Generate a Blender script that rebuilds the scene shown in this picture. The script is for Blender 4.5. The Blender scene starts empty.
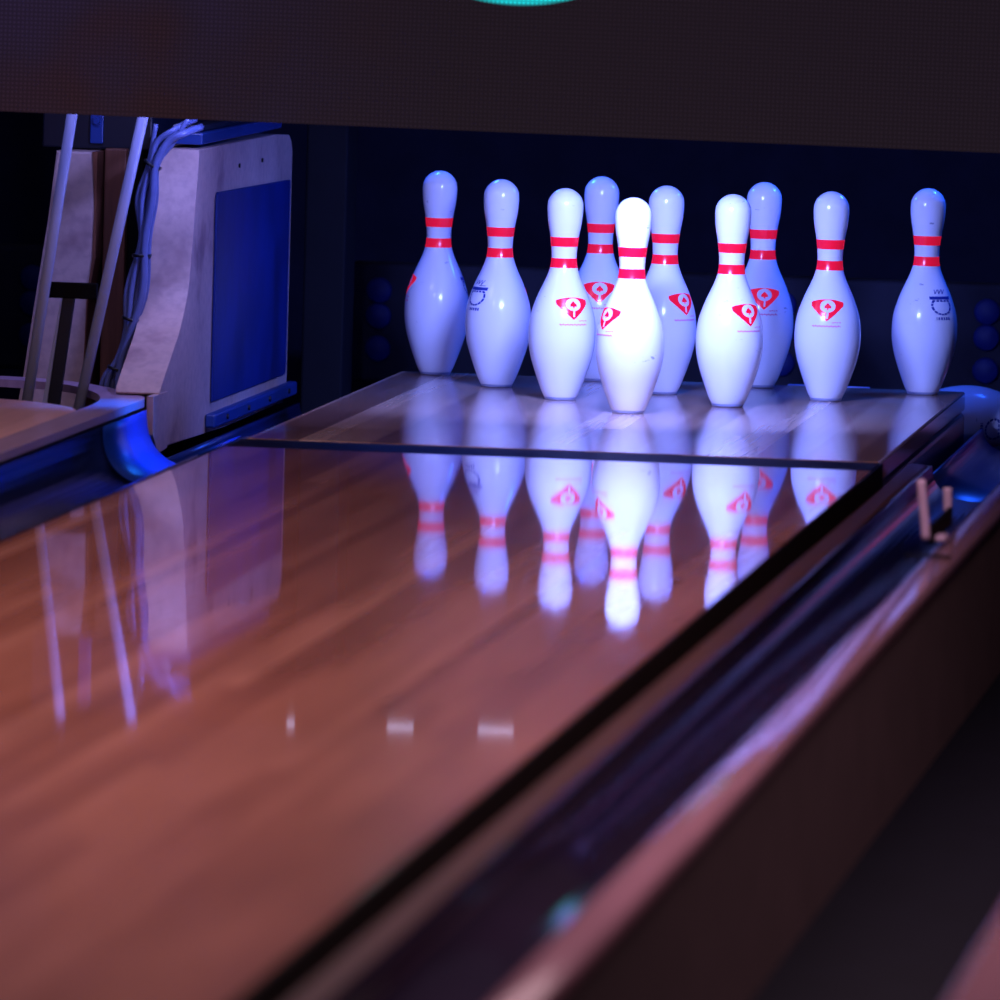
import bpy, bmesh, math, random
from math import pi, sin, cos, atan2, sqrt, radians
from mathutils import Vector, Matrix
random.seed(7)
scene = bpy.context.scene
col = scene.collection

# ------------------------------------------------------------------ helpers
def lin(r, g, b):
    def f(c):
        c /= 255.0
        return c / 12.92 if c <= 0.04045 else ((c + 0.055) / 1.055) ** 2.4
    return (f(r), f(g), f(b), 1.0)

def link(name, bm, mat, parent=None, smooth=False, loc=None):
    me = bpy.data.meshes.new(name)
    bmesh.ops.recalc_face_normals(bm, faces=bm.faces[:])
    bm.to_mesh(me); bm.free()
    if mat: me.materials.append(mat)
    if smooth:
        for p in me.polygons: p.use_smooth = True
    o = bpy.data.objects.new(name, me)
    col.objects.link(o)
    if parent: o.parent = parent
    if loc: o.location = loc
    return o

def tag(o, label=None, cat=None, group=None, kind=None):
    if label: o['label'] = label
    if cat: o['category'] = cat
    if group: o['group'] = group
    if kind: o['kind'] = kind
    return o

def empty(name, loc=(0, 0, 0), rz=0.0):
    o = bpy.data.objects.new(name, None)
    col.objects.link(o)
    o.location = loc
    o.rotation_euler = (0, 0, rz)
    o.empty_display_size = 0.05
    return o

def box(bm, x0, x1, y0, y1, z0, z1, bev=0.0, seg=2):
    vs = [bm.verts.new((x, y, z)) for z in (z0, z1) for y in (y0, y1) for x in (x0, x1)]
    fs = [(0, 2, 3, 1), (4, 5, 7, 6), (0, 1, 5, 4), (2, 6, 7, 3), (0, 4, 6, 2), (1, 3, 7, 5)]
    faces = [bm.faces.new([vs[i] for i in f]) for f in fs]
    if bev:
        es = set(e for f in faces for e in f.edges)
        bmesh.ops.bevel(bm, geom=list(es), offset=bev, segments=seg, profile=0.5, affect='EDGES')

def prism(bm, pts, axis, a0, a1, bev=0.0, seg=2):
    """closed outline pts (2-D) extruded along axis from a0 to a1"""
    def v(p, a):
        if axis == 'x': return (a, p[0], p[1])
        if axis == 'y': return (p[0], a, p[1])
        return (p[0], p[1], a)
    lo = [bm.verts.new(v(p, a0)) for p in pts]
    hi = [bm.verts.new(v(p, a1)) for p in pts]
    n = len(pts)
    fs = [bm.faces.new(lo), bm.faces.new(hi[::-1])]
    for i in range(n):
        fs.append(bm.faces.new((lo[i], lo[(i + 1) % n], hi[(i + 1) % n], hi[i])))
    if bev:
        es = set(fs[0].edges) | set(fs[1].edges)
        bmesh.ops.bevel(bm, geom=list(es), offset=bev, segments=seg, profile=0.5, affect='EDGES')

def lathe(bm, prof, n=48, cap=True):
    rings = []
    for r, z in prof:
        if r < 1e-6:
            rings.append([bm.verts.new((0, 0, z))])
        else:
            rings.append([bm.verts.new((r * cos(2 * pi * k / n), r * sin(2 * pi * k / n), z)) for k in range(n)])
    for a, b in zip(rings, rings[1:]):
        for k in range(n):
            k2 = (k + 1) % n
            if len(a) == 1 and len(b) == 1: continue
            if len(a) == 1: bm.faces.new((a[0], b[k], b[k2]))
            elif len(b) == 1: bm.faces.new((a[k], a[k2], b[0]))
            else: bm.faces.new((a[k], a[k2], b[k2], b[k]))
    if cap:
        for r in (rings[0], rings[-1]):
            if len(r) > 1: bm.faces.new(r)

def catmull(pts, sub=6):
    P = [Vector(p) for p in pts]
    P = [P[0] * 2 - P[1]] + P + [P[-1] * 2 - P[-2]]
    out = []
    for i in range(1, len(P) - 2):
        for k in range(sub):
            t = k / sub
            a, b, c, d = P[i - 1:i + 3]
            out.append(0.5 * ((2 * b) + (c - a) * t + (2 * a - 5 * b + 4 * c - d) * t * t + (3 * b - a - 3 * c + d) * t ** 3))
    out.append(P[-2])
    return out

def tube(bm, pts, r, n=10, rx=None):
    """round (or flattened, rx) tube along a path"""
    P = [Vector(p) for p in pts]
    rings = []
    up = Vector((0, 1, 0))
    for i, p in enumerate(P):
        t = (P[min(i + 1, len(P) - 1)] - P[max(i - 1, 0)]).normalized()
        s = t.cross(up)
        if s.length < 1e-4: s = t.cross(Vector((1, 0, 0)))
        s.normalize(); q = s.cross(t).normalized()
        rings.append([bm.verts.new(p + s * (rx or r) * cos(2 * pi * k / n) + q * r * sin(2 * pi * k / n)) for k in range(n)])
    for a, b in zip(rings, rings[1:]):
        for k in range(n):
            bm.faces.new((a[k], a[(k + 1) % n], b[(k + 1) % n], b[k]))
    bm.faces.new(rings[0][::-1]); bm.faces.new(rings[-1])

# ------------------------------------------------------------------ materials
class NT:
    def __init__(s, name):
        s.m = bpy.data.materials.new(name); s.m.use_nodes = True
        s.t = s.m.node_tree; s.t.nodes.clear()
        s.out = s.n('ShaderNodeOutputMaterial'); s.b = s.n('ShaderNodeBsdfPrincipled')
        s.l(s.b.outputs[0], s.out.inputs[0])
    def n(s, typ, **kw):
        nd = s.t.nodes.new(typ)
        for k, v in kw.items():
            if k.startswith('i_'): nd.inputs[k[2:].replace('_', ' ')].default_value = v
            else: setattr(nd, k, v)
        return nd
    def l(s, a, b): s.t.links.new(a, b)
    def set(s, **kw):
        for k, v in kw.items(): s.b.inputs[k.replace('_', ' ')].default_value = v
        return s
    def coords(s, scale=(1, 1, 1), kind='Object'):
        tc = s.n('ShaderNodeTexCoord'); mp = s.n('ShaderNodeMapping')
        mp.inputs['Scale'].default_value = scale
        s.l(tc.outputs[kind], mp.inputs[0])
        return mp.outputs[0]
    def ramp(s, fac, stops, interp='LINEAR'):
        r = s.n('ShaderNodeValToRGB'); r.color_ramp.interpolation = interp
        e = r.color_ramp.elements
        e[0].position, e[0].color = stops[0]
        e[1].position, e[1].color = stops[-1]
        for p, c in stops[1:-1]:
            x = e.new(p); x.color = c
        s.l(fac, r.inputs[0])
        return r.outputs[0]
    def math(s, op, a, b=None, c=None):
        m = s.n('ShaderNodeMath', operation=op)
        for i, v in enumerate((a, b, c)):
            if v is None: continue
            if isinstance(v, (int, float)): m.inputs[i].default_value = v
            else: s.l(v, m.inputs[i])
        return m.outputs[0]
    def mix(s, fac, a, b, mode='MIX'):
        m = s.n('ShaderNodeMix', data_type='RGBA', blend_type=mode)
        for sock, v in ((m.inputs[0], fac), (m.inputs[6], a), (m.inputs[7], b)):
            if hasattr(v, 'default_value') or hasattr(v, 'is_linked'): s.l(v, sock)
            else: sock.default_value = v
        return m.outputs[2]

def simple(name, c, rough=0.5, metal=0.0, var=0.15, scale=12.0, spec=0.5, stretch=(1, 1, 1), bump=0.0):
    t = NT(name); co = t.coords(stretch)
    nz = t.n('ShaderNodeTexNoise', i_Scale=scale, i_Detail=5.0, i_Roughness=0.6)
    t.l(co, nz.inputs['Vector'])
    lo = tuple(x * (1 - var) for x in c[:3]) + (1,); hi = tuple(min(1, x * (1 + var)) for x in c[:3]) + (1,)
    t.l(t.ramp(nz.outputs[0], [(0.3, lo), (0.7, hi)]), t.b.inputs['Base Color'])
    t.set(Roughness=rough, Metallic=metal)
    t.b.inputs['Specular IOR Level'].default_value = spec
    if bump:
        b = t.n('ShaderNodeBump', i_Strength=bump, i_Distance=0.003)
        t.l(nz.outputs[0], b.inputs['Height']); t.l(b.outputs[0], t.b.inputs['Normal'])
    return t.m

def wood(name, cols, board=0.027, length=1.1, rough=0.08, coat=0.0, grain=1.0, ior=1.5, cdark=0.6):
    """boards running along Y, one tint per board, fine grain"""
    t = NT(name)
    tc = t.n('ShaderNodeTexCoord'); sp = t.n('ShaderNodeSeparateXYZ'); t.l(tc.outputs['Object'], sp.inputs[0])
    bx = t.math('FLOOR', t.math('DIVIDE', sp.outputs[0], board))
    wn = t.n('ShaderNodeTexWhiteNoise', noise_dimensions='1D'); t.l(bx, wn.inputs['W'])
    by = t.math('FLOOR', t.math('ADD', t.math('DIVIDE', sp.outputs[1], length), t.math('MULTIPLY', wn.outputs[0], 7.0)))
    cmb = t.n('ShaderNodeCombineXYZ'); t.l(bx, cmb.inputs[0]); t.l(by, cmb.inputs[1])
    wn2 = t.n('ShaderNodeTexWhiteNoise', noise_dimensions='3D'); t.l(cmb.outputs[0], wn2.inputs['Vector'])
    base = t.ramp(wn2.outputs[0], cols)
    mp = t.n('ShaderNodeMapping'); mp.inputs['Scale'].default_value = (60, 1.6, 60); t.l(tc.outputs['Object'], mp.inputs[0])
    nz = t.n('ShaderNodeTexNoise', i_Scale=2.0, i_Detail=6.0, i_Roughness=0.6); t.l(mp.outputs[0], nz.inputs['Vector'])
    g = t.ramp(nz.outputs[0], [(0.3, (cdark, cdark * 0.95, cdark * 0.9, 1)), (0.65, (1.1, 1.1, 1.1, 1))])
    c = t.mix(grain, base, g, 'MULTIPLY')
    # broad tone drift along the floor
    mp2 = t.n('ShaderNodeMapping'); mp2.inputs['Scale'].default_value = (3.0, 0.5, 1); t.l(tc.outputs['Object'], mp2.inputs[0])
    nz2 = t.n('ShaderNodeTexNoise', i_Scale=1.5, i_Detail=2.0); t.l(mp2.outputs[0], nz2.inputs['Vector'])
    g2 = t.ramp(nz2.outputs[0], [(0.35, (0.78, 0.72, 0.70, 1)), (0.65, (1.12, 1.12, 1.14, 1))])
    c = t.mix(1.0, c, g2, 'MULTIPLY')
    t.l(c, t.b.inputs['Base Color'])
    t.set(Roughness=rough, IOR=ior)
    if coat:
        t.set(Coat_Weight=coat, Coat_Roughness=0.035, Coat_IOR=1.5)
    return t.m

M_lane = wood('lane_wood', [(0.0, lin(166, 104, 84)), (0.35, lin(178, 114, 92)), (0.7, lin(188, 124, 101)), (1.0, lin(204, 140, 118))], rough=0.32, coat=1.0, cdark=0.85, length=3.0)
M_deck = wood('deck_wood', [(0.0, lin(128, 94, 80)), (0.5, lin(172, 136, 116)), (1.0, lin(222, 188, 162))], board=0.04, length=5, rough=0.14, cdark=0.75, grain=0.7)
M_board = wood('capping_board_wood', [(0.0, lin(226, 176, 172)), (1.0, lin(238, 192, 188))], board=0.12, length=5, rough=0.3, grain=0.3)
M_seam = simple('seam_rubber', lin(5, 4, 5), 0.6, spec=0.1)
M_deckside = simple('deck_side', lin(34, 20, 34), 0.35, bump=0.2)
M_gutter = simple('gutter_plastic', lin(34, 25, 42), 0.10, var=0.2, scale=4)
M_pitgut = simple('pit_gutter_blue', lin(14, 36, 90), 0.3, var=0.2, scale=4)
M_bluelit = simple('blue_lit_plastic', lin(10, 52, 150), 0.35)  # dark gutter plastic with the blue light put into its colour
M_cap = simple('cap_plastic', lin(150, 108, 122), 0.13, var=0.12, scale=5, stretch=(8, 0.6, 1))
M_capdark = simple('rim_plastic', lin(165, 140, 170), 0.3, var=0.15, scale=5, stretch=(8, 0.6, 1))
M_side = simple('divider_side', lin(70, 54, 58), 0.7, spec=0.2)
M_floor = simple('dark_floor', lin(9, 9, 20), 0.8, spec=0.1)
M_dark = simple('dark_metal', lin(20, 22, 34), 0.45)
M_black = simple('black_panel', lin(16, 16, 24), 0.8, spec=0.2)
M_backwall = simple('back_wall', lin(40, 42, 66), 0.9, spec=0.1)
M_brown = simple('brown_wood', lin(110, 66, 44), 0.6, var=0.35, scale=8, stretch=(8, 8, 0.6))
M_navy = simple('navy_metal', lin(30, 60, 130), 0.35)
M_bluepanel = simple('blue_panel', lin(3, 36, 112), 0.45, var=0.3, scale=6)
M_steel = simple('brushed_steel', lin(150, 156, 190), 0.55, metal=0.1, var=0.12, scale=20, stretch=(1, 1, 0.2))
M_cable = simple('grey_cable', lin(92, 106, 160), 0.35)
M_tie = simple('black_tie', lin(12, 14, 24), 0.4)
M_disc = simple('blue_rubber', lin(8, 32, 120), 0.6)
M_peg = simple('peg_plastic', lin(200, 170, 205), 0.45)
M_pad = simple('pit_cushion', lin(30, 31, 52), 0.8, var=0.2)
M_red = simple('red_stripe', lin(235, 12, 40), 0.22, var=0.06, scale=60)
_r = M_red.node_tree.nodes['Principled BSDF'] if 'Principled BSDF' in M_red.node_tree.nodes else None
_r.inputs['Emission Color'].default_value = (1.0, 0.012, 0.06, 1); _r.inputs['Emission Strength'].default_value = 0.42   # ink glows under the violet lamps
M_pinkink = simple('faded_red_ink', lin(238, 120, 160), 0.3, var=0.05)
M_blueink = simple('blue_ink', lin(40, 60, 150), 0.3, var=0.15, scale=200)
M_base = simple('grey_nylon', lin(140, 142, 165), 0.4)

def kick_mat():
    t = NT('painted_kickback'); co = t.coords()
    a = t.n('ShaderNodeTexNoise', i_Scale=5.0, i_Detail=4.0, i_Roughness=0.55); t.l(co, a.inputs['Vector'])
    b = t.n('ShaderNodeTexNoise', i_Scale=60.0, i_Detail=3.0); t.l(co, b.inputs['Vector'])
    c = t.ramp(a.outputs[0], [(0.30, lin(138, 108, 112)), (0.42, lin(188, 160, 154)), (0.75, lin(204, 178, 170))])
    d = t.ramp(b.outputs[0], [(0.3, (0.82, 0.82, 0.85, 1)), (0.6, (1, 1, 1, 1))])
    t.l(t.mix(1.0, c, d, 'MULTIPLY'), t.b.inputs['Base Color']); t.set(Roughness=0.5)
    return t.m
M_kick = kick_mat()

def pin_mat():
    t = NT('pin_white_coat'); co = t.coords()
    oi = t.n('ShaderNodeObjectInfo')
    ad = t.n('ShaderNodeVectorMath', operation='ADD'); t.l(co, ad.inputs[0])
    sc = t.math('MULTIPLY', oi.outputs['Random'], 37.0)
    cb = t.n('ShaderNodeCombineXYZ'); t.l(sc, cb.inputs[0]); t.l(sc, cb.inputs[2]); t.l(cb.outputs[0], ad.inputs[1])
    mp = t.n('ShaderNodeMapping'); mp.inputs['Scale'].default_value = (28, 28, 95); mp.inputs['Rotation'].default_value = (0.3, 0.2, 0)
    t.l(ad.outputs[0], mp.inputs[0])
    nz = t.n('ShaderNodeTexNoise', i_Scale=1.0, i_Detail=3.0, i_Roughness=0.7); t.l(mp.outputs[0], nz.inputs['Vector'])
    mask = t.n('ShaderNodeTexNoise', i_Scale=14.0, i_Detail=1.0); t.l(ad.outputs[0], mask.inputs['Vector'])
    s1 = t.ramp(nz.outputs[0], [(0.665, (0, 0, 0, 1)), (0.70, (1, 1, 1, 1))])
    s2 = t.ramp(mask.outputs[0], [(0.54, (0, 0, 0, 1)), (0.6, (1, 1, 1, 1))])
    f = t.math('MULTIPLY', t.math('MULTIPLY', s1, s2), 0.6)
    t.l(t.mix(f, lin(238, 236, 240), lin(92, 92, 120)), t.b.inputs['Base Color'])
    t.set(Roughness=0.2, IOR=1.5)
    return t.m
M_pin = pin_mat()

def screen_mat():
    """LED wall: fine dot mesh, faint violet and reddish picture, one bright teal shape"""
    t = NT('led_screen'); tc = t.n('ShaderNodeTexCoord'); sp = t.n('ShaderNodeSeparateXYZ'); t.l(tc.outputs['Object'], sp.inputs[0])
    k = 2 * pi / 0.0074
    gx = t.math('MULTIPLY_ADD', t.math('SINE', t.math('MULTIPLY', sp.outputs[0], k)), 0.5, 0.5)
    gz = t.math('MULTIPLY_ADD', t.math('SINE', t.math('MULTIPLY', sp.outputs[2], k)), 0.5, 0.5)
    dots = t.math('MULTIPLY_ADD', t.math('MULTIPLY', gx, gz), 0.8, 0.8)
    n = t.n('ShaderNodeTexNoise', i_Scale=3.2, i_Detail=2.0); t.l(tc.outputs['Object'], n.inputs['Vector'])
    left = t.math('MULTIPLY', t.math('SUBTRACT', -0.25, sp.outputs[0]), 1.6)
    left.node.use_clamp = True
    v = t.ramp(n.outputs[0], [(0.35, (0.016, 0.006, 0.010, 1)), (0.5, (0.012, 0.007, 0.020, 1)), (0.7, (0.014, 0.009, 0.036, 1))])
    base = t.mix(left, (0.0085, 0.0055, 0.0105, 1), v)
    # teal ring with violet heart
    ex = t.math('DIVIDE', t.math('SUBTRACT', sp.outputs[0], -0.137), 0.265)
    ez = t.math('DIVIDE', t.math('SUBTRACT', sp.outputs[2], 0.921), 0.2)
    rr = t.math('SQRT', t.math('ADD', t.math('MULTIPLY', ex, ex), t.math('MULTIPLY', ez, ez)))
    ring = t.ramp(rr, [(0.0, (0.45, 0.32, 1.6, 1)), (0.62, (0.45, 0.32, 1.6, 1)), (0.72, (0.02, 0.9, 0.85, 1)), (0.965, (0.0, 0.55, 0.6, 1)), (1.0, (0, 0, 0, 1))])
    em = t.mix(1.0, base, ring, 'ADD')
    d = t.n('ShaderNodeCombineColor'); 
    for i in range(3): t.l(dots, d.inputs[i])
    em = t.mix(1.0, em, d.outputs[0], 'MULTIPLY')
    t.b.inputs['Base Color'].default_value = (0.006, 0.005, 0.006, 1)
    t.l(em, t.b.inputs['Emission Color']); t.set(Emission_Strength=1.0, Roughness=0.8)
    return t.m
M_screen = screen_mat()
def glow(name, c, s):
    t = NT(name); t.b.inputs['Base Color'].default_value = (0.3, 0.3, 0.3, 1)
    nz = t.n('ShaderNodeTexNoise', i_Scale=20.0)
    t.l(t.ramp(nz.outputs[0], [(0, c), (1, c)]), t.b.inputs['Emission Color']); t.set(Emission_Strength=s)
    return t.m
M_lampglow = glow('lamp_glow', (0.6, 0.6, 1.0, 1), 2.0)

# ------------------------------------------------------------------ setting
bm = bmesh.new(); box(bm, -4, 4, -12, 3.2, -0.32, -0.26)
tag(link('floor', bm, M_floor), kind='structure')
bm = bmesh.new(); box(bm, -4, 4, 3.0, 3.15, -0.26, 3.4)
tag(link('wall_back', bm, M_backwall), kind='structure')
for sx, nm in ((-1, 'wall_left'), (1, 'wall_right')):
    bm = bmesh.new(); box(bm, sx * 4, sx * 4.1, -12, 3.2, -0.26, 3.4)
    tag(link(nm, bm, M_black), kind='structure')

# ------------------------------------------------------------------ lane and pin deck
DH = 0.26
bm = bmesh.new(); box(bm, -0.533, 0.533, -11, -1.075, -DH, 0.0)
lane = link('bowling_lane', bm, M_lane)
tag(lane, 'glossy orange-brown wooden lane running up to the pin deck', 'lane')
bm = bmesh.new(); box(bm, -0.531, 0.531, -1.0745, -0.892, -DH, -0.001)
link('seam_strip', bm, M_seam, lane)
for sx in (-1, 1):
    bm = bmesh.new(); box(bm, min(sx * 0.5332, sx * 0.5365), max(sx * 0.5332, sx * 0.5365), -11, -0.893, -DH, -0.0015)
    link('dark_gap_strip', bm, M_seam, lane)  # black strip added over the wood side so the gap shade reads dark
bm = bmesh.new(); box(bm, -0.531, 0.531, -0.89, 0.85, -0.035, 0.0, bev=0.004)
deck = empty('pin_deck', (0, 0, 0))
tag(deck, 'pale worn wooden platform at the lane end under the ten standing pins', 'pin deck')
link('deck_top', bm, M_deck, deck)
bm = bmesh.new(); box(bm, -0.52, 0.531, -0.89, 0.86, -0.12, -0.037, bev=0.012, seg=3)
link('deck_base', bm, M_deckside, deck)
bm = bmesh.new(); box(bm, -0.50, 0.575, -0.50, 0.80, -DH, -0.122, bev=0.015, seg=3)
link('deck_support', bm, M_deckside, deck)

# ------------------------------------------------------------------ gutters
def gutter_bm(sx, y0, y1, xc=0.651, a=0.108, depth=0.075, zt=-0.008, th=0.006, zfar=None):
    if zfar is None: zfar = zt
    bm = bmesh.new()
    pts = []
    N = 28
    for k in range(N + 1):
        u = pi * k / N
        ze = zt if u < pi / 2 else zfar
        pts.append((xc - a * cos(u), zt - depth + (ze - zt + depth) * (1 - sin(u) ** 0.8)))
    outer = [(xc + (p[0] - xc) * (1 + th / a), p[1] - (th if 0 < i < N else 0)) for i, p in enumerate(pts)]
    loop = pts + outer[::-1]
    prism(bm, [(sx * p[0], p[1]) for p in loop], 'y', y0, y1)
    return bm
M_ledge = simple('ledge_plastic', lin(62, 36, 32), 0.5, spec=0.25, var=0.15, scale=4, stretch=(6, 0.5, 1))
g = empty('gutter', (0.64, -0.62, 0))
tag(g, 'dark glossy gutter along the right edge of the lane', 'gutter', 'lane gutters')
g2 = empty('gutter', (-0.64, -0.56, 0))
tag(g2, 'dark glossy gutter between the lane and the rounded wooden divider on the left', 'gutter', 'lane gutters')
parts = []
for root, sx, y1, xc, a, zf in ((g, 1, -0.62, 0.668, 0.0725, -0.014), (g2, -1, -0.56, 0.678, 0.082, 0.016)):
    bm = gutter_bm(sx, -11, y1, xc=xc, a=a, depth=0.058, zt=-0.024, zfar=zf)
    bmesh.ops.translate(bm, verts=bm.verts[:], vec=(-root.location.x, -root.location.y, 0))
    t_ = link('trough', bm, M_gutter, root)
    pl = [(0.540, -0.050), (0.552, -0.050), (0.552, -0.036), (0.5885, -0.036), (0.5885, -0.0255), (0.584, -0.023), (0.560, -0.021), (0.555, -0.024), (0.552, -0.030), (0.540, -0.044)]
    bm = bmesh.new(); prism(bm, [(sx * x - root.location.x, z) for x, z in pl], 'y', -11 - y1, 0.0)
    link('ledge', bm, M_ledge, root)
    parts.append(t_)
bm = gutter_bm(-1, -0.96, -0.558, xc=0.678, a=0.0805, depth=0.056, zt=-0.0225, zfar=0.0155, th=0.0012)  # thin shell in the trough, coloured as the dark gutter end under blue light
bmesh.ops.translate(bm, verts=bm.verts[:], vec=(0.64, 0.56, 0))
l_ = link('blue_lit_end', bm, M_bluelit, g2); l_['label'] = 'gutter end with blue light painted into its colour'
g, g2 = parts[0], parts[1]
parts.append(l_)
for o in parts:
    for p in o.data.polygons: p.use_smooth = abs(p.normal.y) < 0.5
for sx, lab in ((1, 'blue pit gutter continuing past the gutter end right of the pin deck'), (-1, 'blue pit gutter beside the beige side board left of the pin deck')):
    o = link('pit_gutter', gutter_bm(sx, -0.62 if sx > 0 else -0.555, 0.95, xc=0.652 if sx > 0 else 0.645, a=0.092, depth=0.05, zt=-0.075), M_pitgut)
    for p in o.data.polygons: p.use_smooth = abs(p.normal.y) < 0.5
    tag(o, lab, 'gutter', 'pit gutters')

# ------------------------------------------------------------------ right divider
rd = empty('lane_divider', (0.775, -5, -0.010))
tag(rd, 'long divider with pinkish glossy cap and black side right of the right gutter', 'divider')
bm = bmesh.new(); prism(bm, [(0.022, -0.010), (0.027, -0.006), (0.027, 0.008), (0.0245, 0.0125), (0.019, 0.014), (0.006, 0.014), (-0.001, 0.0134), (-0.007, 0.0121), (-0.013, 0.0101), (-0.019, 0.0075), (-0.0245, 0.0043), (-0.0275, 0.0005), (-0.0275, -0.006), (-0.024, -0.010)], 'y', -6, 5.6)
link('cap', bm, M_cap, rd, smooth=True)
bm = bmesh.new(); box(bm, -0.016, 0.022, -6, 5.6, -0.25, -0.0105)
link('side_wall', bm, M_side, rd)
rd2 = empty('lane_divider', (1.19, -5, 0))
tag(rd2, 'divider with pinkish cap at the bottom right corner across the dark gap', 'divider')
bm = bmesh.new(); box(bm, -0.04, 0.04, -6, 5.6, -0.02, 0.004, bev=0.006, seg=3)
link('cap', bm, M_cap, rd2, smooth=True)
bm = bmesh.new(); box(bm, -0.032, 0.032, -6, 5.6, -0.25, -0.0205)
link('side_wall', bm, M_side, rd2)

# bracket with two pegs at the far end of the right gutter
br = empty('gutter_bracket', (0.732, -2.35, 0.004))
tag(br, 'small bracket with two upright pinkish pegs on the inner edge of the right divider', 'bracket')
bm = bmesh.new(); tube(bm, catmull([(0.000, 0, 0.00), (-0.003, 0.0, 0.03), (-0.007, 0.0, 0.06), (-0.010, 0, 0.088)], 4), 0.0065, 12)
link('peg', bm, M_peg, br, smooth=True)
bm = bmesh.new(); tube(bm, catmull([(0.004, 0.36, -0.008), (0.002, 0.36, 0.0), (0.001, 0.36, 0.03), (0.0, 0.36, 0.048)], 4), 0.0065, 12)
link('peg', bm, M_peg, br, smooth=True)
bm = bmesh.new(); box(bm, 0.002, 0.010, 0.0, 0.36, -0.008, 0.02, bev=0.002)
link('plate', bm, M_seam, br)
bm = bmesh.new(); box(bm, 0.016, 0.032, -0.04, 0.02, 0.0005, 0.009, bev=0.003)
link('clamp', bm, M_capdark, br, smooth=True)
bm = bmesh.new(); box(bm, -0.006, 0.06, -0.30, -0.27, 0.0005, 0.003, bev=0.001)
link('strap', bm, M_seam, br)

# ------------------------------------------------------------------ left divider with rounded end
ld = empty('ball_return_cover', (-1.1, 0, 0))
tag(ld, 'wide pinkish wooden cover board with rounded end and pale rim, far left', 'divider')
def outline(xe, pts):           # half outline mirrored about local x=0
    return [(xe, -11.0)] + pts + [(-x, y) for x, y in pts[::-1]] + [(-xe, -11.0)]
arc = [(0.271 * cos(a), -0.86 + 0.27 * sin(a)) for a in [pi / 2 * k / 14 for k in range(14)]] + [(0, -0.59)]
out = [(0.271, -11)] + arc + [(-x, y) for x, y in arc[-2::-1]] + [(-0.271, -11)]
bm = bmesh.new(); prism(bm, out, 'z', 0.008, 0.029, bev=0.003)
link('cover_board', bm, M_board, ld)
outer = catmull([(0.333, -0.535, 0), (0.31, -0.45, 0), (0.20, -0.25, 0), (0.10, -0.14, 0), (0.0, -0.105, 0)], 5)
inner = catmull([(0.274, -0.86, 0), (0.268, -0.62, 0), (0.225, -0.42, 0), (0.13, -0.24, 0), (0.0, -0.185, 0)], 5)
bm = bmesh.new()
O = [(0.333, -11)] + [(p.x, p.y) for p in outer]; I = [(0.274, -11)] + [(p.x, p.y) for p in inner]
def strip(bm, O, I, z0, z1):
    n = min(len(O), len(I)); 
    full_o = O + [(-x, y) for x, y in O[-2::-1]]; full_i = I + [(-x, y) for x, y in I[-2::-1]]
    m = len(full_o)
    vs = [[bm.verts.new((x, y, z)) for x, y in L] for L in (full_o, full_i) for z in (z0, z1)]
    o0, o1, i0, i1 = vs
    for k in range(m - 1):
        bm.faces.new((o1[k], o1[k + 1], i1[k + 1], i1[k])); bm.faces.new((o0[k], i0[k], i0[k + 1], o0[k + 1]))
        bm.faces.new((o0[k], o0[k + 1], o1[k + 1], o1[k])); bm.faces.new((i0[k], i1[k], i1[k + 1], i0[k + 1]))
    for k in (0, -1): bm.faces.new((o0[k], o1[k], i1[k], i0[k]))
strip(bm, O, I, 0.0185, 0.032)
link('rim', bm, M_capdark, ld)
bm = bmesh.new(); box(bm, 0.29, 0.318, -11, -0.62, -0.25, 0.018)
link('side_wall', bm, M_side, ld)
bm = bmesh.new(); box(bm, -0.318, -0.29, -11, -0.62, -0.25, 0.018)
link('side_wall', bm, M_side, ld)
for px, py in ((0.22, -0.33), (0.10, -0.17), (-0.10, -0.17), (-0.22, -0.33)):
    bm = bmesh.new(); tube(bm, [(px, py, -0.25), (px, py, 0.018)], 0.007, 8)
    link('rim_support', bm, M_steel, ld)

# ------------------------------------------------------------------ kickbacks (beige side boards)
prof = [(-0.12, 0.444), (-0.128, 0.40), (-0.155, 0.323), (-0.185, 0.225), (-0.212, 0.185), (-0.268, 0.138), (-0.325, 0.107), (-0.38, 0.080),
        (-0.43, 0.054), (-0.455, 0.035), (-0.39, 0.0335), (-0.385, -0.06), (0.2, -0.068), (0.86, -0.068), (0.90, -0.05), (0.90, 0.405), (0.885, 0.425), (0.86, 0.436), (0.70, 0.442)]
kb = empty('side_board', (-0.755, 0, 0))
tag(kb, 'worn beige painted side board with flared foot and blue plate, left of the pins', 'side board')
prof = [(p.x, p.y) for p in catmull([(a, b, 0) for a, b in prof[:11]], 5)] + prof[11:]
bm = bmesh.new(); prism(bm, prof, 'x', -0.078, 0.0, bev=0.003, seg=2)
link('board', bm, M_kick, kb)
bm = bmesh.new(); prism(bm, [(-0.525, 0.036), (-0.380, 0.036), (-0.380, -0.062), (-0.47, -0.066), (-0.52, -0.03)], 'x', -0.010, 0.0015)
link('foot_panel', bm, M_kick, kb)
bm = bmesh.new(); prism(bm, [(0.05, -0.012), (0.84, -0.014), (0.85, -0.008), (0.85, 0.345), (0.845, 0.352), (0.06, 0.362), (0.05, 0.355)], 'x', 0.001, 0.006, bev=0.0015)
link('blue_plate', bm, M_bluepanel, kb)
bm = bmesh.new(); box(bm, 0.001, 0.02, 0.0, 0.90, -0.055, -0.03, bev=0.004)
link('lower_rail', bm, M_navy, kb)
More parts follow.
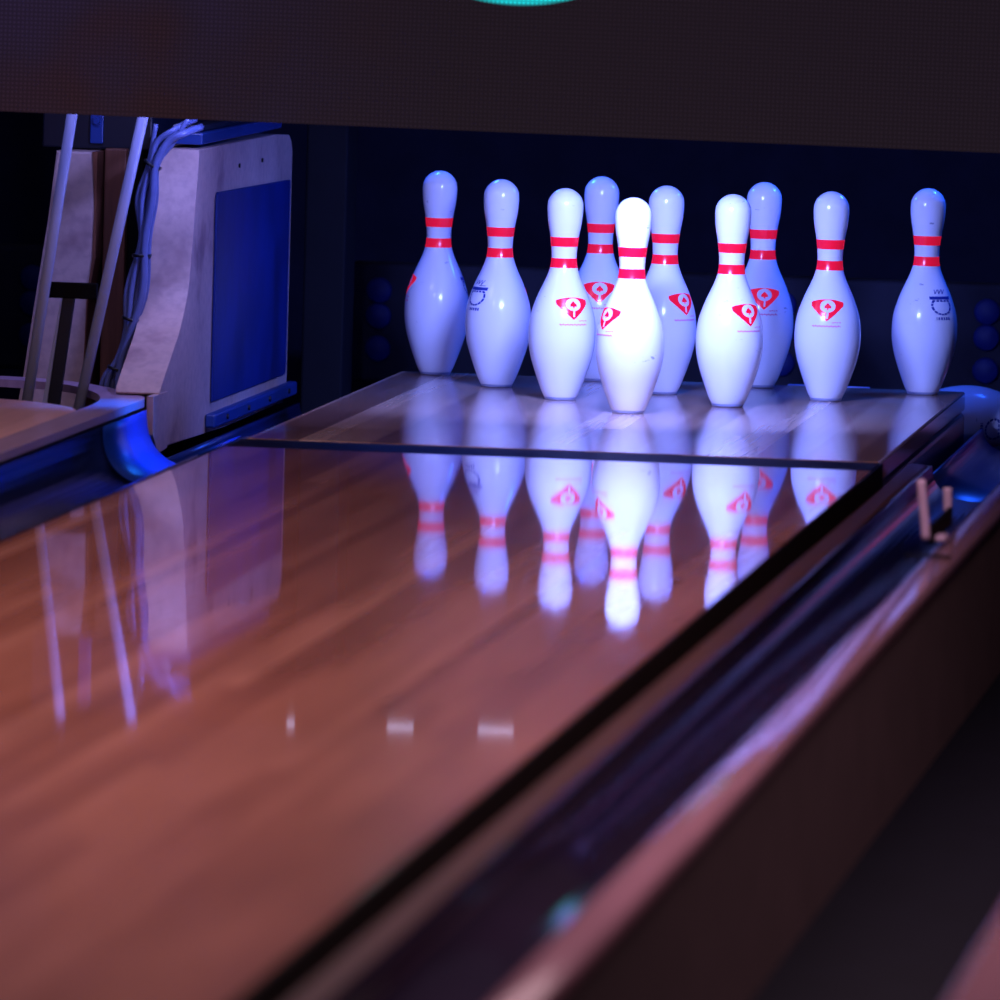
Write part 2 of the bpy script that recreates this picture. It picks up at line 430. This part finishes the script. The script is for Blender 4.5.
for x, y, z, r in ((0.0205, 0.12, -0.042, 0.005), (0.0205, 0.35, -0.042, 0.005), (0.0205, 0.58, -0.042, 0.005), (0.0205, 0.80, -0.042, 0.005), (0.0, 0.3, 0.40, 0.004), (0.0, 0.55, 0.40, 0.004)):
    bm = bmesh.new(); tube(bm, [(x, y, z), (x + 0.003, y, z)], r, 8); link('bolt', bm, M_dark, kb)
# machine rail on top of it
mr = empty('machine_rail', (-0.79, 0.3, 0.449))
tag(mr, 'dark blue metal rail lying on top of the beige side board', 'rail')
bm = bmesh.new(); box(bm, -0.035, 0.03, -0.36, 0.5, 0.001, 0.022, bev=0.003); link('channel', bm, M_navy, mr)
bm = bmesh.new(); box(bm, -0.01, 0.02, -0.30, 0.5, 0.0225, 0.034, bev=0.002); link('upper_bar', bm, M_dark, mr)
bm = bmesh.new(); lathe(bm, [(0.0, 0.0), (0.012, 0.0), (0.013, 0.004), (0.009, 0.012), (0.0, 0.015)], 20)
k = link('bolt_head', bm, M_steel, mr, smooth=True); k.location = (-0.018, -0.335, 0.0225)

ob = empty('side_board', (-0.955, 0, 0))
tag(ob, 'lavender faced wooden side board with brown edge behind the two slanted poles', 'side board')
bm = bmesh.new()
pf = [(-0.075, 0.43), (-0.010, 0.43), (-0.004, 0.33), (-0.006, 0.24), (-0.014, 0.17), (-0.02, -0.1), (-0.15, -0.1), (-0.125, 0.03), (-0.105, 0.18), (-0.088, 0.30)]
prism(bm, pf, 'y', -0.02, 0.9, bev=0.004); link('board', bm, M_kick, ob)
bm = bmesh.new(); prism(bm, [(-0.009, 0.43), (0.0, 0.43), (0.0, 0.24), (-0.012, 0.16), (-0.018, -0.1), (-0.0195, -0.1), (-0.0135, 0.17), (-0.0055, 0.24), (-0.0035, 0.33)], 'y', -0.022, 0.9)
link('edge_strip', bm, M_brown, ob)
bp_ = empty('wooden_post', (-0.93, 0.03, -0.26))
tag(bp_, 'dark brown wooden post between the lavender board and the cable bundle', 'post')
bm = bmesh.new(); box(bm, -0.022, 0.018, -0.0, 0.10, 0.0, 0.695, bev=0.003); link('post_board', bm, M_brown, bp_)
bm = bmesh.new(); box(bm, 0.0185, 0.045, 0.02, 0.5, 0.0, 0.695, bev=0.002); link('backing_board', bm, M_seam, bp_)

mb = empty('machine_box', (-0.97, 0.35, 0.432))
tag(mb, 'dark blue machine housing just under the screen above the lavender side board', 'machine')
bm = bmesh.new(); box(bm, -0.10, 0.10, -0.30, 0.30, 0.0, 0.14, bev=0.004); link('housing', bm, M_dark, mb)
bm = bmesh.new(); box(bm, -0.012, 0.012, -0.306, -0.301, 0.01, 0.13, bev=0.002); link('bracket', bm, M_navy, mb)
bm = bmesh.new(); tube(bm, [(0.0, -0.307, 0.05), (0.0, -0.313, 0.05)], 0.006, 10); link('bolt_head', bm, M_navy, mb)

# slanted poles and T bracket
def pole(name, a, b, r, lab):
    o = empty(name, a)
    A = Vector(a); B = Vector(b) - A
    bm = bmesh.new(); tube(bm, [(0, 0, 0), B * 0.5, B], 0.006, 16, rx=r)
    link('tube', bm, M_steel, o, smooth=True)
    bm = bmesh.new(); tube(bm, [(0, 0, -0.006), B * 0.03], 0.0085, 16, rx=r + 0.002)
    link('foot_sleeve', bm, M_dark, o, smooth=True)
    tag(o, lab, 'pole', 'slanted steel poles')
pole('steel_pole', (-1.013, -0.40, -0.10), (-0.918, -0.40, 0.60), 0.0095, 'left of two slanted steel poles, in front of the lavender board')
pole('steel_pole', (-0.927, -0.40, -0.10), (-0.788, -0.40, 0.60), 0.0095, 'right of two slanted steel poles, beside the cable bundle')
tb = empty('support_bracket', (-0.93, -0.37, 0.19))
tag(tb, 'black crossbar on a dark upright joining the two slanted poles', 'bracket')
bm = bmesh.new(); box(bm, -0.048, 0.046, -0.006, 0.006, 0.0, 0.028, bev=0.002); link('crossbar', bm, M_seam, tb)
bm = bmesh.new(); prism(bm, [(-0.014, 0.0), (0.006, 0.0), (-0.03, -0.30), (-0.052, -0.30)], 'y', -0.004, 0.008, bev=0.001); link('upright', bm, M_dark, tb)
bm = bmesh.new(); prism(bm, [(-0.018, 0.0), (-0.0145, 0.0), (-0.0525, -0.30), (-0.064, -0.30)], 'y', -0.006, 0.006, bev=0.001); link('upright_edge', bm, M_steel, tb)

# cables, tied
cb_ = empty('cable_bundle', (-0.85, -0.25, 0.0))
tag(cb_, 'bundle of pale blue cables tied together, hanging beside the beige side board', 'cable')
main = [(-0.745, -0.20, 0.50), (-0.764, -0.25, 0.490), (-0.791, -0.25, 0.462), (-0.811, -0.25, 0.421), (-0.818, -0.25, 0.359), (-0.824, -0.25, 0.289), (-0.832, -0.25, 0.201), (-0.846, -0.25, 0.131), (-0.862, -0.25, 0.078), (-0.872, -0.25, 0.035), (-0.875, -0.25, -0.06)]
for i in range(5):
    dx = (0.006, -0.012, -0.003, -0.019, 0.010)[i]; dy = (-0.008, -0.002, 0.010, 0.004, 0.008)[i]
    r = (0.0065, 0.0048, 0.0055, 0.0042, 0.0042)[i]
    pts = []
    for j, p in enumerate(main):
        w = (0.0, 0.002, 0.004)[(j + i) % 3] * (1 if i % 2 else -1)
        tight = 0.6 if j in (3, 5, 7, 8) else 1.25
        pts.append((p[0] + 0.85 + dx * tight + w * 0.6, p[1] + 0.25 + dy, p[2] + (0.006 * (i - 2) if j < 2 else 0)))
    if i == 3: pts = pts[2:]; pts[0] = (pts[0][0] + 0.002, pts[0][1], pts[0][2] + 0.03)
    bm = bmesh.new(); tube(bm, catmull(pts, 6), r, 10); link('cable', bm, M_cable, cb_, smooth=True)
def ring(bm, c, R, r, tilt=0.0, n=20, m=6):
    vs = []
    for i in range(n):
        a = 2 * pi * i / n; row = []
        for j in range(m):
            b = 2 * pi * j / m
            v = Vector(((R + r * cos(b)) * cos(a), (R * 1.1 + r * cos(b)) * sin(a), r * 1.6 * sin(b)))
            v.rotate(Matrix.Rotation(tilt, 3, 'Y')); row.append(bm.verts.new(v + Vector(c)))
        vs.append(row)
    for i in range(n):
        for j in range(m):
            bm.faces.new((vs[i][j], vs[(i + 1) % n][j], vs[(i + 1) % n][(j + 1) % m], vs[i][(j + 1) % m]))
for p, tl in ((main[3], 0.5), ((-0.826, -0.25, 0.262), 0.0), ((-0.842, -0.25, 0.150), 0.25), ((-0.866, -0.25, 0.062), 0.3)):
    bm = bmesh.new(); ring(bm, (p[0] + 0.846, p[1] + 0.253, p[2]), 0.0155, 0.002, tl)
    link('cable_tie', bm, M_tie, cb_, smooth=True)

# ------------------------------------------------------------------ pit: cushion with blue discs, dark pillars, strip behind deck
pc = empty('pit_cushion', (0, 1.5, -0.07))
tag(pc, 'dark padded panel hanging behind the pins with columns of blue discs', 'cushion')
bm = bmesh.new(); box(bm, -0.735, 2.2, 0, 0.06, 0.0, 0.235, bev=0.01, seg=3); link('panel', bm, M_pad, pc)
bm = bmesh.new(); box(bm, -2.4, -1.02, 0, 0.06, 0.0, 0.245, bev=0.01, seg=3); link('panel', bm, M_pad, pc)
def discs(x, z):
    bm = bmesh.new()
    lathe(bm, [(0.0, 0.0), (0.025, 0.0), (0.026, 0.004), (0.022, 0.009), (0.0, 0.012)], 28)
    o = link('disc', bm, M_disc, pc, smooth=True); o.rotation_euler = (pi / 2, 0, 0); o.location = (x, 0.0, z)
for x in (-1.37, -0.68, -0.285, 0.115, 0.512, 0.9):
    for z in (0.180, 0.130, 0.066): discs(x + 0.006, z + 0.001)
bm = bmesh.new(); box(bm, -0.745, -0.665, 1.0, 1.12, -0.26, 1.0, bev=0.005)
tag(link('pillar', bm, M_black), 'black upright post between the beige side board and the pin deck', 'post')
st = link('metal_strip', (lambda b: (box(b, 0.19, 0.345, 0.93, 0.945, -0.25, -0.004, bev=0.002), b)[1])(bmesh.new()), M_steel)
tag(st, 'thin bright metal strip behind the back edge of the pin deck', 'strip')
bm = bmesh.new(); box(bm, -0.74, 2.5, 0.955, 1.49, -0.26, -0.121)
tag(link('pit_carpet', bm, M_dark), 'dark pit conveyor belt behind the pin deck', 'belt')

# ------------------------------------------------------------------ display screen (mask)
sc = empty('display_screen', (0, -0.6, 0.5105))
sc.rotation_euler = (0, 0.0088, 0)
tag(sc, 'wide dark LED screen hanging above the lane end, glowing teal shape at top', 'screen')
bm = bmesh.new(); box(bm, -3.2, 3.2, 0, 0.01, 0.0, 1.5)
o = link('led_panel', bm, M_screen, sc); o.location = (0, 0, 0)
# keep shader coordinates in world heights
o.location = (0, 0, -0.508); 
for v in o.data.vertices: v.co.z += 0.508
bm = bmesh.new(); box(bm, -3.2, 3.2, 0.0105, 0.06, 0.004, 1.5); link('back_frame', bm, M_black, sc)
for x, w in ((-0.145, 0.030), (-0.31, 0.022), (-0.5, 0.006)):
    t_ = empty('small_lamp', (x, -0.53, 0.509 - 0.0088 * x)); tag(t_, {-0.145: 'small lamp under the screen edge nearest the pins', -0.31: 'small lamp under the screen edge in the middle', -0.5: 'tiny lamp under the screen edge by the side board'}[x], 'lamp', 'lamps under the screen')
    bm = bmesh.new(); box(bm, -w, w, -0.006, 0.006, 0.0, 0.007, bev=0.001); link('bulb', bm, M_lampglow, t_)
    bm = bmesh.new(); box(bm, -w - 0.004, w + 0.004, -0.01, 0.01, 0.0075, 0.03, bev=0.002); link('housing', bm, M_dark, t_)

# ------------------------------------------------------------------ bowling pin
IN = 0.0254
PP = [(1.0155, 0.0), (1.10, 0.10), (1.414, 0.75), (1.953, 2.25), (2.255, 3.375), (2.383, 4.5), (2.2815, 5.875), (1.8515, 7.25), (1.236, 8.625), (0.9825, 9.375),
      (0.8985, 10.0), (0.935, 10.875), (1.047, 11.75), (1.203, 12.625), (1.2735, 13.5), (1.243, 14.0), (1.161, 14.25), (1.014, 14.5), (0.757, 14.75), (0.486, 14.9), (0.27, 14.97), (0.0, 15.0)]
cm = catmull([(r, z, 0) for r, z in PP[1:]], 5)
PROF = [(max(0, p.x) * IN, p.y * IN) for p in cm]
PROF[-1] = (0.0, 15 * IN)
def rad(z):
    for (r0, z0), (r1, z1) in zip(PROF, PROF[1:]):
        if z0 <= z <= z1 and z1 > z0: return r0 + (r1 - r0) * (z - z0) / (z1 - z0)
    return 0.03
def raster(test, u0, u1, v0, v1, step, zc, off):
    bm = bmesh.new(); cache = {}
    def vt(i, j):
        if (i, j) not in cache:
            u = u0 + i * step; z = zc + v0 + j * step; r = rad(z); th = -pi / 2 + u / r
            cache[(i, j)] = bm.verts.new(((r + off) * cos(th), (r + off) * sin(th), z))
        return cache[(i, j)]
    for i in range(int((u1 - u0) / step)):
        for j in range(int((v1 - v0) / step)):
            if test(u0 + (i + .5) * step, v0 + (j + .5) * step):
                bm.faces.new((vt(i, j), vt(i + 1, j), vt(i + 1, j + 1), vt(i, j + 1)))
    return bm
def emblem(u, v):
    u /= 1.07; v /= 1.04
    top = 0.0165 - 0.005 * (u / 0.028) ** 2
    if v > top: return False
    if v > 0.004: lim = 0.0285 - 0.0015 * ((v - 0.008) / 0.006) ** 2
    else: lim = 0.0275 * ((v + 0.0215) / 0.0255) ** 0.92 if v > -0.0215 else 0
    if v < -0.018: lim = min(lim, 0.004)
    if abs(u) > lim: return False
    du, dv = u - 0.001, v - 0.0028
    dv = v - 0.0045
    d = sqrt((du / 0.0132) ** 2 + (dv / 0.0108) ** 2)
    if 0.58 < d < 1.0: return False                           # white Q ring
    if d <= 0.58:                                           # red spade inside
        return (abs(du) < 0.0058 and -0.0035 < dv < 0.0058 - abs(du) * 1.0) or (abs(du) < 0.0012 and dv <= -0.003)
    if -0.0165 < v < -0.006 and abs(u - 0.0012 - (v + 0.006) * 0.05) < 0.0017: return False   # tail
    return True
def script_(u, v):
    w = 0.0011 * sin(u * 900) + 0.0004 * sin(u * 2300)
    if abs(v + 0.031 + 0.1 * u * u * 40 * 0.02 - w * 0.5) < 0.0011 + 0.0006 * sin(u * 1500) and -0.027 < u < 0.026: return True
    if abs(v + 0.024 - w * 0.4) < 0.0009 and 0.009 < u < 0.027: return (int(u * 900) % 4) != 0
    return False
def crown(u, v):
    u /= 1.3; v /= 1.3
    e = sqrt((u / 0.0165) ** 2 + ((v + 0.004) / 0.0125) ** 2)
    if 0.84 < e < 1.04 and v < 0.004: return (int((atan2(v + 0.004, u) + 7) * 14) % 6) != 0
    if abs(v - 0.0072 + 0.00006 * 0) < 0.0021 and abs(u) < 0.0175: return True
    if abs(v - 0.003) < 0.0012 and abs(u) < 0.013: return (int((u + 1) * 500) % 3) != 0
    if 0.0125 < v < 0.019 and abs(u) < 0.009:                 # small letters above
        k = (u + 0.009) % 0.006 
        return k < 0.0014 or abs((v - 0.0157) - (k - 0.003) * 1.3) < 0.0009
    if -0.0235 < v < -0.0195 and abs(u) < 0.011: return (int((u + 1) * 700) % 3) != 0
    return False

def make_pin():
    root = empty('bowling_pin')
    bm = bmesh.new(); lathe(bm, [(PROF[0][0] - 0.001, 0.0035)] + [p for p in PROF if p[1] > 0.0036], 64)
    link('body', bm, M_pin, root, smooth=True)
    bm = bmesh.new(); lathe(bm, [(0.0, 0.0), (0.0265, 0.0), (0.0282, 0.0015), (0.0297, 0.0062), (0.0285, 0.0075), (0.0, 0.0075)], 48)
    link('base_ring', bm, M_base, root, smooth=True)
    for z0, z1 in ((0.2385, 0.2555), (0.2765, 0.2935)):
        bm = bmesh.new(); n = 6
        lathe(bm, [(rad(z0 + (z1 - z0) * k / n) + 0.0003, z0 + (z1 - z0) * k / n) for k in range(n + 1)], 64, cap=False)
        link('neck_stripe', bm, M_red, root, smooth=True)
    e = link('emblem', raster(emblem, -0.032, 0.032, -0.024, 0.018, 0.0005, 0.170, 0.0003), M_red, root, smooth=True)
    e['label'] = 'red rounded triangle emblem with white ring'
    s = link('script_line', raster(script_, -0.03, 0.03, -0.036, -0.02, 0.0005, 0.170, 0.0003), M_pinkink, root, smooth=True)
    s['label'] = 'faded pink script line'
    cbm = raster(crown, -0.026, 0.026, -0.034, 0.026, 0.0005, 0.172, 0.0003)
    bmesh.ops.rotate(cbm, verts=cbm.verts[:], cent=(0, 0, 0), matrix=Matrix.Rotation(pi, 3, 'Z'))
    c = link('crown_stamp', cbm, M_blueink, root, smooth=True); c['label'] = 'blue oval stamp'
    return root
CAM = Vector((1.7238, -14.3044, 1.0598))
r_, s_ = 0.264, 0.1524
pins = [  # x, y, azimuth of the red emblem, label
    (0.003, 0.0, -57, 'brightest white pin standing frontmost at the point of the triangle'),
    (-s_, r_, 21, 'white pin just left of the frontmost pin, emblem facing slightly right'),
    (s_, r_ - 0.015, 39, 'bright white pin just right of the frontmost pin, second row, emblem turned right'),
    (-2 * s_, 2 * r_, 128, 'second standing pin from the left, blue stamp on its left side'),
    (0.003, 2 * r_ - 0.03, 46, 'white pin partly hidden behind the right shoulder of the frontmost pin'),
    (2 * s_ + 0.001, 2 * r_ - 0.04, -3, 'white pin second from the right, red emblem facing straight ahead'),
    (-3 * s_, 3 * r_, -90, 'leftmost standing pin, at the back left corner of the deck'),
    (-s_ + 0.001, 3 * r_ - 0.012, 0, 'back row pin mostly hidden behind the frontmost pin, red emblem facing front'),
    (s_ + 0.001, 3 * r_ - 0.022, 5, 'back row pin right of centre, partly hidden by the brighter pin before it'),
    (3 * s_ + 0.003, 3 * r_ - 0.05, 216, 'rightmost standing pin, blue stamp on its right side'),
]
proto = make_pin()
def copy_tree(o):
    c = o.copy(); col.objects.link(c)
    for ch in [x for x in bpy.data.objects if x.parent == o]:
        d = ch.copy(); col.objects.link(d); d.parent = c
    return c
for i, (x, y, az, lab) in enumerate(pins):
    o = proto if i == 0 else copy_tree(proto)
    face = atan2(CAM.y - y, CAM.x - x) + pi / 2
    o.location = (x, y, 0.0); o.rotation_euler = (0, 0, face + radians(az))
    tag(o, lab, 'bowling pin', 'ten standing bowling pins')
fp = copy_tree(proto)
# lying on its side behind the right corner of the deck, crown stamp towards the lane
fp.rotation_mode = 'XYZ'
ang = pi / 2 + 0.02
m = Matrix.Rotation(0.05, 4, 'Z') @ Matrix.Rotation(ang, 4, 'Y') @ Matrix.Rotation(radians(199), 4, 'Z')
fp.matrix_world = Matrix.Translation((0.408, 1.02, -0.058)) @ m
if 'group' in fp: del fp['group']
tag(fp, 'fallen white pin lying on its side behind the right corner of the pin deck', 'bowling pin')

# ------------------------------------------------------------------ lights
def area(name, loc, target, sx, sy, power, colr, spread=180):
    d = bpy.data.lights.new(name, 'AREA'); d.shape = 'RECTANGLE'; d.size = sx; d.size_y = sy; d.energy = power; d.color = colr[:3]
    d.spread = radians(spread)
    o = bpy.data.objects.new(name, d); col.objects.link(o); o.location = loc
    o.rotation_euler = (Vector(target) - Vector(loc)).to_track_quat('-Z', 'Y').to_euler()
    return o
area('pin_lamp', (0.06, -0.50, 0.57), (0.03, 0.25, 0.10), 0.22, 0.03, 11.0, (0.20, 0.27, 1.0), spread=100)
area('side_lamp', (-0.85, -0.50, 0.95), (-0.88, 0.05, 0.1), 0.35, 0.04, 2.8, (0.32, 0.33, 1.0))
area('side_lamp', (-0.50, -0.50, 0.62), (-0.88, 0.0, 0.2), 0.05, 0.04, 1.7, (0.27, 0.29, 1.0), spread=120)
area('pit_lamp', (-0.60, 1.05, 0.90), (0.0, 0.6, 0.2), 0.2, 0.1, 4.0, (0.01, 0.09, 1.0), spread=90)
area('pit_lamp', (0.70, 1.05, 0.90), (0.1, 0.6, 0.2), 0.2, 0.1, 4.0, (0.01, 0.09, 1.0), spread=90)
area('gutter_blue_fill', (-0.36, -0.50, 0.62), (-0.72, -0.72, -0.02), 0.05, 0.05, 1.5, (0.01, 0.16, 1.0), spread=34)  # added unseen fill that turns the left gutter end blue
area('lane_lamp', (0.5, -4.8, 3.2), (0.3, -4.8, 0), 3.0, 5.8, 158.0, (1.0, 0.66, 0.73), spread=130)

w = bpy.data.worlds.new('World'); scene.world = w; w.use_nodes = True
w.node_tree.nodes['Background'].inputs[0].default_value = (0.020, 0.017, 0.030, 1)
w.node_tree.nodes['Background'].inputs[1].default_value = 1.0

# ------------------------------------------------------------------ camera
cd = bpy.data.cameras.new('camera'); cam = bpy.data.objects.new('camera', cd); col.objects.link(cam)
cd.sensor_width = 36; cd.lens = 8181.7 * 36 / 1000; cd.clip_end = 100
R = Matrix.Rotation(0.1351, 3, 'Z') @ Matrix.Rotation(pi / 2 - 0.0845, 3, 'X') @ Matrix.Rotation(0.0276, 3, 'Z')
cam.matrix_world = Matrix.Translation(CAM) @ R.to_4x4()
cd.dof.use_dof = True; cd.dof.focus_distance = 14.75; cd.dof.aperture_fstop = 5.8
scene.camera = cam
scene.view_settings.view_transform = 'Standard'
scene.view_settings.look = 'None'
scene.view_settings.exposure = 0.0
scene.cycles.use_denoising = True
scene.cycles.max_bounces = 8
